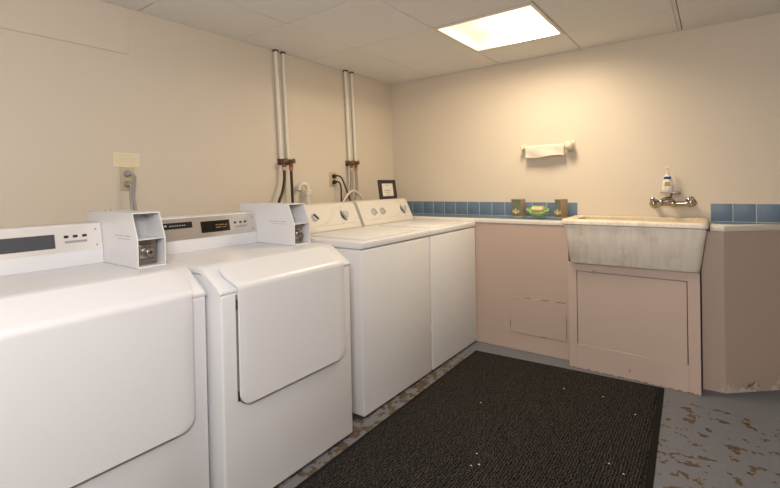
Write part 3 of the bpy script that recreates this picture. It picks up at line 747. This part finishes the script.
bm.faces.new(R_[0])
for a, b in zip(R_, R_[1:]):
    for i in range(24): bm.faces.new((a[i], a[(i+1) % 24], b[(i+1) % 24], b[i]))
bm.faces.new(R_[-1]); obj('body', bm, 'bottle', bt, smooth=50)
bm = B(); cyl(bm, (2.197, -.058, 1.260), (0, 0, 1), .0095, .014, 16); cyl(bm, (2.197, -.058, 1.274), (0, 0, 1), .0035, .022, 10); box(bm, 2.186, 2.206, -.064, -.052, 1.296, 1.305, .003, 2); box(bm, 2.190, 2.197, -.082, -.06, 1.298, 1.303, .002, 1)
obj('pump', bm, 'bottle', bt)
def curved_label(z0, z1, hw0, hw1, a0, b0, a1, b1, name, m, off=.0006):
    bm = B(); nn = 8; A = []; C_ = []
    for i in range(nn+1):
        u = -1+2*i/nn
        A.append(bm.verts.new((2.197+(a0+off)*math.sin(u*hw0), -.058-(b0+off)*math.cos(u*hw0), z0))); C_.append(bm.verts.new((2.197+(a1+off)*math.sin(u*hw1), -.058-(b1+off)*math.cos(u*hw1), z1)))
    for i in range(nn): bm.faces.new((A[i], A[i+1], C_[i+1], C_[i]))
    bmesh.ops.solidify(bm, geom=bm.faces[:], thickness=-.0005)
    obj(name, bm, m, bt)
curved_label(1.230, 1.246, 1.0, .9, .0240, .0164, .0206, .0149, 'blue_label', 'blue')
curved_label(1.186, 1.212, .55, .5, .0306, .0196, .0266, .0178, 'yellow_label', 'yellow', .0008)

# ------------------------------------------------------------------ left wall: pipes, valves, hoses
for (y, r_, zb, lab, xo) in ((-1.383, .0135, 1.425, 'white painted water pipe, leftmost of the four rising to the ceiling', .020), (-1.318, .0115, 1.425, 'white painted water pipe, second from the left of the four', .018),
                    (-.670, .0135, 1.440, 'white painted water pipe, third from the left of the four', .020), (-.593, .0115, 1.440, 'white painted water pipe nearest the room corner', .018)):
    t = thing('water_pipe', (xo, y, zb), lab, 'pipe', 'white water pipes on the left wall')
    bm = B(); tube(bm, [(xo, y, HC-.001), (xo, y+.014, 1.8), (xo, y+.028, zb)], r_, 16, smooth=False); obj('tube', bm, 'pipe', t)
    bm = B(); lathe(bm, (xo, y, HC-.012), (0, 0, 1), [(r_, 0), (r_+.007, 0), (r_+.007, .010), (r_, .010)], 20); obj('ceiling_collar', bm, 'brass', t)
def valve(y, z, lab, sgn):
    t = thing('hose_valve', (.045, y, z), lab, 'valve', 'brown metal hose valves on the left wall')
    bm = B(); box(bm, .0006, .010, y-.019, y+.019, z-.022, z+.022, .003, 2); obj('wall_plate', bm, 'brass', t)
    bm = B(); cyl(bm, (.010, y, z), (1, 0, 0), .014, .035, 16); ball(bm, (.045, y, z), .019); cyl(bm, (.048, y, z-.040), (.0, 0, 1), .013, .042, 16); obj('body', bm, 'brass', t)
    bm = B(); lathe(bm, (.060, y, z+.003), (1, .25*sgn, .1), [(0, 0), (.006, 0), (.006, .010), (.017, .011), (.018, .016), (.015, .019), (.008, .020), (0, .020)], 20); obj('handwheel', bm, 'brass', t)
    bm = B(); cyl(bm, (.048, y, z-.062), (0, 0, 1), .014, .023, 12); obj('coupling', bm, 'copper' if sgn > 0 else 'ivory', t)
valve(-1.353, 1.405, 'brown hose valve at the foot of the leftmost water pipe', -1)
valve(-1.292, 1.405, 'brown hose valve at the foot of the second water pipe from the left', 1)
valve(-.655, 1.412, 'brown hose valve at the foot of the third water pipe from the left', -1)
valve(-.598, 1.412, 'brown hose valve at the foot of the water pipe nearest the corner', 1)
def hose(pts, r_, m, lab, cat='hose', grp=None, name='water_hose'):
    o = obj(name, tube(B(), pts, r_, 12), m); return tag(o, lab, cat, grp)
hose([(.048, -1.353, 1.343), (.052, -1.358, 1.28), (.072, -1.392, 1.20), (.10, -1.455, 1.10), (.13, -1.46, .98), (.17, -1.48, .86), (.259, -1.48, .80)], .0095, 'rubber', 'black rubber hose bending left, hanging from the leftmost valve', grp='hanging supply hoses')
hose([(.048, -1.292, 1.343), (.050, -1.290, 1.25), (.055, -1.290, 1.12), (.08, -1.30, .98), (.15, -1.30, .84), (.259, -1.30, .80)], .0095, 'rubber', 'black rubber hose hanging straight down from the second valve from the left', grp='hanging supply hoses')
hose([(.048, -.655, 1.350), (.052, -.657, 1.28), (.06, -.680, 1.16), (.085, -.70, 1.04), (.16, -.70, .86), (.259, -.70, .82)], .0125, 'greyhose', 'grey hose hanging from the third valve from the left', grp='hanging supply hoses')
hose([(.048, -.598, 1.350), (.051, -.594, 1.27), (.06, -.606, 1.18), (.075, -.645, 1.08), (.13, -.62, .90), (.259, -.60, .82)], .0110, 'greyhose', 'grey hose curving left, hanging from the valve nearest the corner', grp='hanging supply hoses')
hose([(.03, -.84, .95), (.065, -.80, 1.07), (.075, -.735, 1.155), (.075, -.67, 1.185), (.078, -.60, 1.155), (.085, -.54, 1.07), (.14, -.50, .90), (.259, -.48, .84)], .0095, 'pvc', 'pale drain hose arching behind the washer consoles', name='drain_hose')
# standpipe
t = thing('standpipe', (.05, -1.14, 0), 'white plastic drain standpipe with hooked elbow behind the washer console', 'pipe')
bm = B(); tube(bm, [(.05, -1.14, .001), (.05, -1.14, 1.17)], .021, 20, smooth=False); obj('tube', bm, 'pvc', t)
bm = B(); lathe(bm, (.05, -1.14, 1.165), (0, 0, 1), [(.021, 0), (.028, 0), (.028, .035), (.022, .038), (.018, .038)], 20); obj('coupling', bm, 'pvc', t)
bm = B(); tube(bm, [(.05, -1.14, 1.19), (.05, -1.145, 1.225), (.048, -1.160, 1.245), (.045, -1.192, 1.248), (.038, -1.208, 1.232), (.034, -1.210, 1.205)], .0155, 14); obj('elbow', bm, 'pvc', t)
# outlets
def outlet(y0, y1, z0, z1, lab, m, two):
    t = thing('wall_outlet', (.003, (y0+y1)/2, z0), lab, 'outlet', 'wall outlets')
    bm = B(); box(bm, .0005, .006, y0, y1, z0, z1, .0025, 2); obj('cover_plate', bm, m, t)
    yc = (y0+y1)/2
    for z in two:
        bm = B(); box(bm, .0055, .0085, yc-.017, yc+.017, z-.014, z+.014, .002, 2); rc_ = obj('socket', bm, m, t)
        bm = B(); box(bm, .0083, .0088, yc-.008, yc-.006, z-.005, z+.005); box(bm, .0083, .0088, yc+.006, yc+.008, z-.005, z+.005); obj('slot', bm, 'black', rc_)
outlet(-2.380, -2.312, 1.229, 1.347, 'ivory wall outlet under the yellowed note above the dryers', 'ivory', (1.315, 1.262))
outlet(-.862, -.784, 1.222, 1.338, 'wall outlet with two black plugs behind the washers', 'ivory', (1.306, 1.258))
def cord(y, z, pts, r_, m, lab, R_=.017):
    t = thing('power_cord', (.02, y, z), lab, 'power cord')
    bm = B(); lathe(bm, (.009, y, z), (1, 0, 0), [(0, 0), (R_, 0), (R_*.95, .012), (R_*.6, .026), (0, .028)], 18); obj('plug', bm, m, t)
    bm = B(); tube(bm, pts, r_, 10); obj('cable', bm, m, t)
cord(-2.348, 1.315, [(.030, -2.348, 1.315), (.042, -2.338, 1.313), (.044, -2.330, 1.295), (.036, -2.331, 1.24), (.036, -2.334, 1.19), (.04, -2.327, 1.14), (.06, -2.32, 1.02), (.08, -2.31, .85)], .0065, 'greyplastic', 'grey power cord plugged into the upper socket above the dryers')
cord(-2.348, 1.262, [(.030, -2.348, 1.262), (.036, -2.345, 1.258), (.037, -2.343, 1.24), (.034, -2.345, 1.20), (.042, -2.343, 1.14), (.06, -2.34, 1.02), (.08, -2.33, .85)], .0065, 'greyplastic', 'grey power cord plugged into the lower socket above the dryers')
cord(-.824, 1.306, [(.030, -.824, 1.306), (.045, -.812, 1.309), (.055, -.78, 1.290), (.06, -.745, 1.22), (.07, -.71, 1.13), (.09, -.69, 1.00), (.10, -.68, .8)], .006, 'rubber', 'black power cord from the upper socket behind the washers')
cord(-.824, 1.258, [(.030, -.824, 1.258), (.045, -.815, 1.262), (.055, -.80, 1.245), (.06, -.793, 1.19), (.06, -.795, 1.10), (.08, -.80, .8)], .006, 'rubber', 'black power cord from the lower socket behind the washers')
# note above the outlet
t = thing('taped_note', (.001, -2.347, 1.349), 'yellowed handwritten note taped above the outlet over the dryers', 'note')
bm = B(); nn = 12; L4 = []
for i in range(nn+1):
    u = i/nn; y = -2.412+.128*u; xb = .0042+.0022*math.sin(7*u); zb_ = 1.349+.002*math.sin(9*u)
    L4.append([bm.verts.new(p) for p in ((xb-.0006, y, zb_), (xb, y, zb_), (.0022, y+.002, 1.424-.003*u), (.0016, y+.002, 1.424-.003*u))])
for a, b in zip(L4, L4[1:]):
    for k in range(4): bm.faces.new((a[k], a[(k+1) % 4], b[(k+1) % 4], b[k]))
bm.faces.new(L4[0]); bm.faces.new(L4[-1][::-1])
pp = obj('paper', bm, 'note', t, smooth=50)
bm = B()
for z, a, b in ((1.409, -2.385, -2.325), (1.392, -2.395, -2.300), (1.378, -2.398, -2.31), (1.364, -2.39, -2.305)):
    y = a
    while y < b:
        w_ = random.uniform(.006, .014); box(bm, (.0024+.0018*(1.424-z)/.075)-.0006+.0022*math.sin(7*(y+2.412)/.128)*(1.424-z)/.075, (.0024+.0018*(1.424-z)/.075)+.0003+.0022*math.sin(7*(y+2.412)/.128)*(1.424-z)/.075, y, min(b, y+w_), z-.0012, z+.0012); y += w_+.004
obj('handwriting', bm, 'noteink', t)

# framed notice standing on the corner washer's console
zf = 1.1128; y0, y1 = -.545, -.312; lean = .06
fr = thing('picture_frame', (.25, (y0+y1)/2, zf), 'small dark framed notice standing on the corner washer console', 'picture frame')
def leaned(bm): 
    bmesh.ops.transform(bm, matrix=Matrix.Translation((.262, 0, zf)) @ Matrix.Rotation(-.13, 4, 'Y') @ Matrix.Translation((-.262, 0, -zf)), verts=bm.verts[:]); return bm
bm = B(); w_ = .038; H_ = .158
for a in ((y0, y0+w_, 0, H_), (y1-w_, y1, 0, H_), (y0+w_, y1-w_, 0, w_*.6), (y0+w_, y1-w_, H_-w_*.75, H_)): box(bm, .248, .262, a[0], a[1], zf+a[2], zf+a[3], .002, 1)
obj('frame', leaned(bm), 'frame', fr)
obj('notice', leaned(box(B(), .250, .255, y0+w_-.002, y1-w_+.002, zf+.018, zf+H_-.025)), 'paper', fr)
bm = B()
for z, a, b in ((.112, -.455, -.415), (.072, -.475, -.385), (.065, -.470, -.39), (.050, -.465, -.40), (.035, -.45, -.41)): box(bm, .2551, .2556, a, b, zf+z, zf+z+.003)
obj('printed_text', leaned(bm), 'ink', fr)

# ------------------------------------------------------------------ camera
Rr = [[0.8058416187647228, 0.5917828357598016, -0.020306668036359516], [-0.011493658081384965, -0.01865502679417124, -0.9997599140789838], [-0.5920195784689553, 0.8058815454366706, -0.008231247417258673]]
cam = bpy.data.cameras.new('camera'); co = bpy.data.objects.new('camera', cam); COL.objects.link(co); S.camera = co
mw = Matrix.Identity(4)
for i in range(3):
    mw[i][0] = Rr[0][i]; mw[i][1] = -Rr[1][i]; mw[i][2] = -Rr[2][i]
mw.translation = (2.43740555933716, -3.3782582111251025, 1.2346443050534284)
co.matrix_world = mw
cam.sensor_width = 36; cam.lens = 36*441.5613/780; cam.shift_x = 0; cam.shift_y = -(244-187.6509)/780; cam.clip_start = .02
S.view_settings.view_transform = 'Standard'; S.view_settings.look = 'None'; S.view_settings.exposure = 0; S.view_settings.gamma = 1
S.view_settings.use_curve_mapping = False
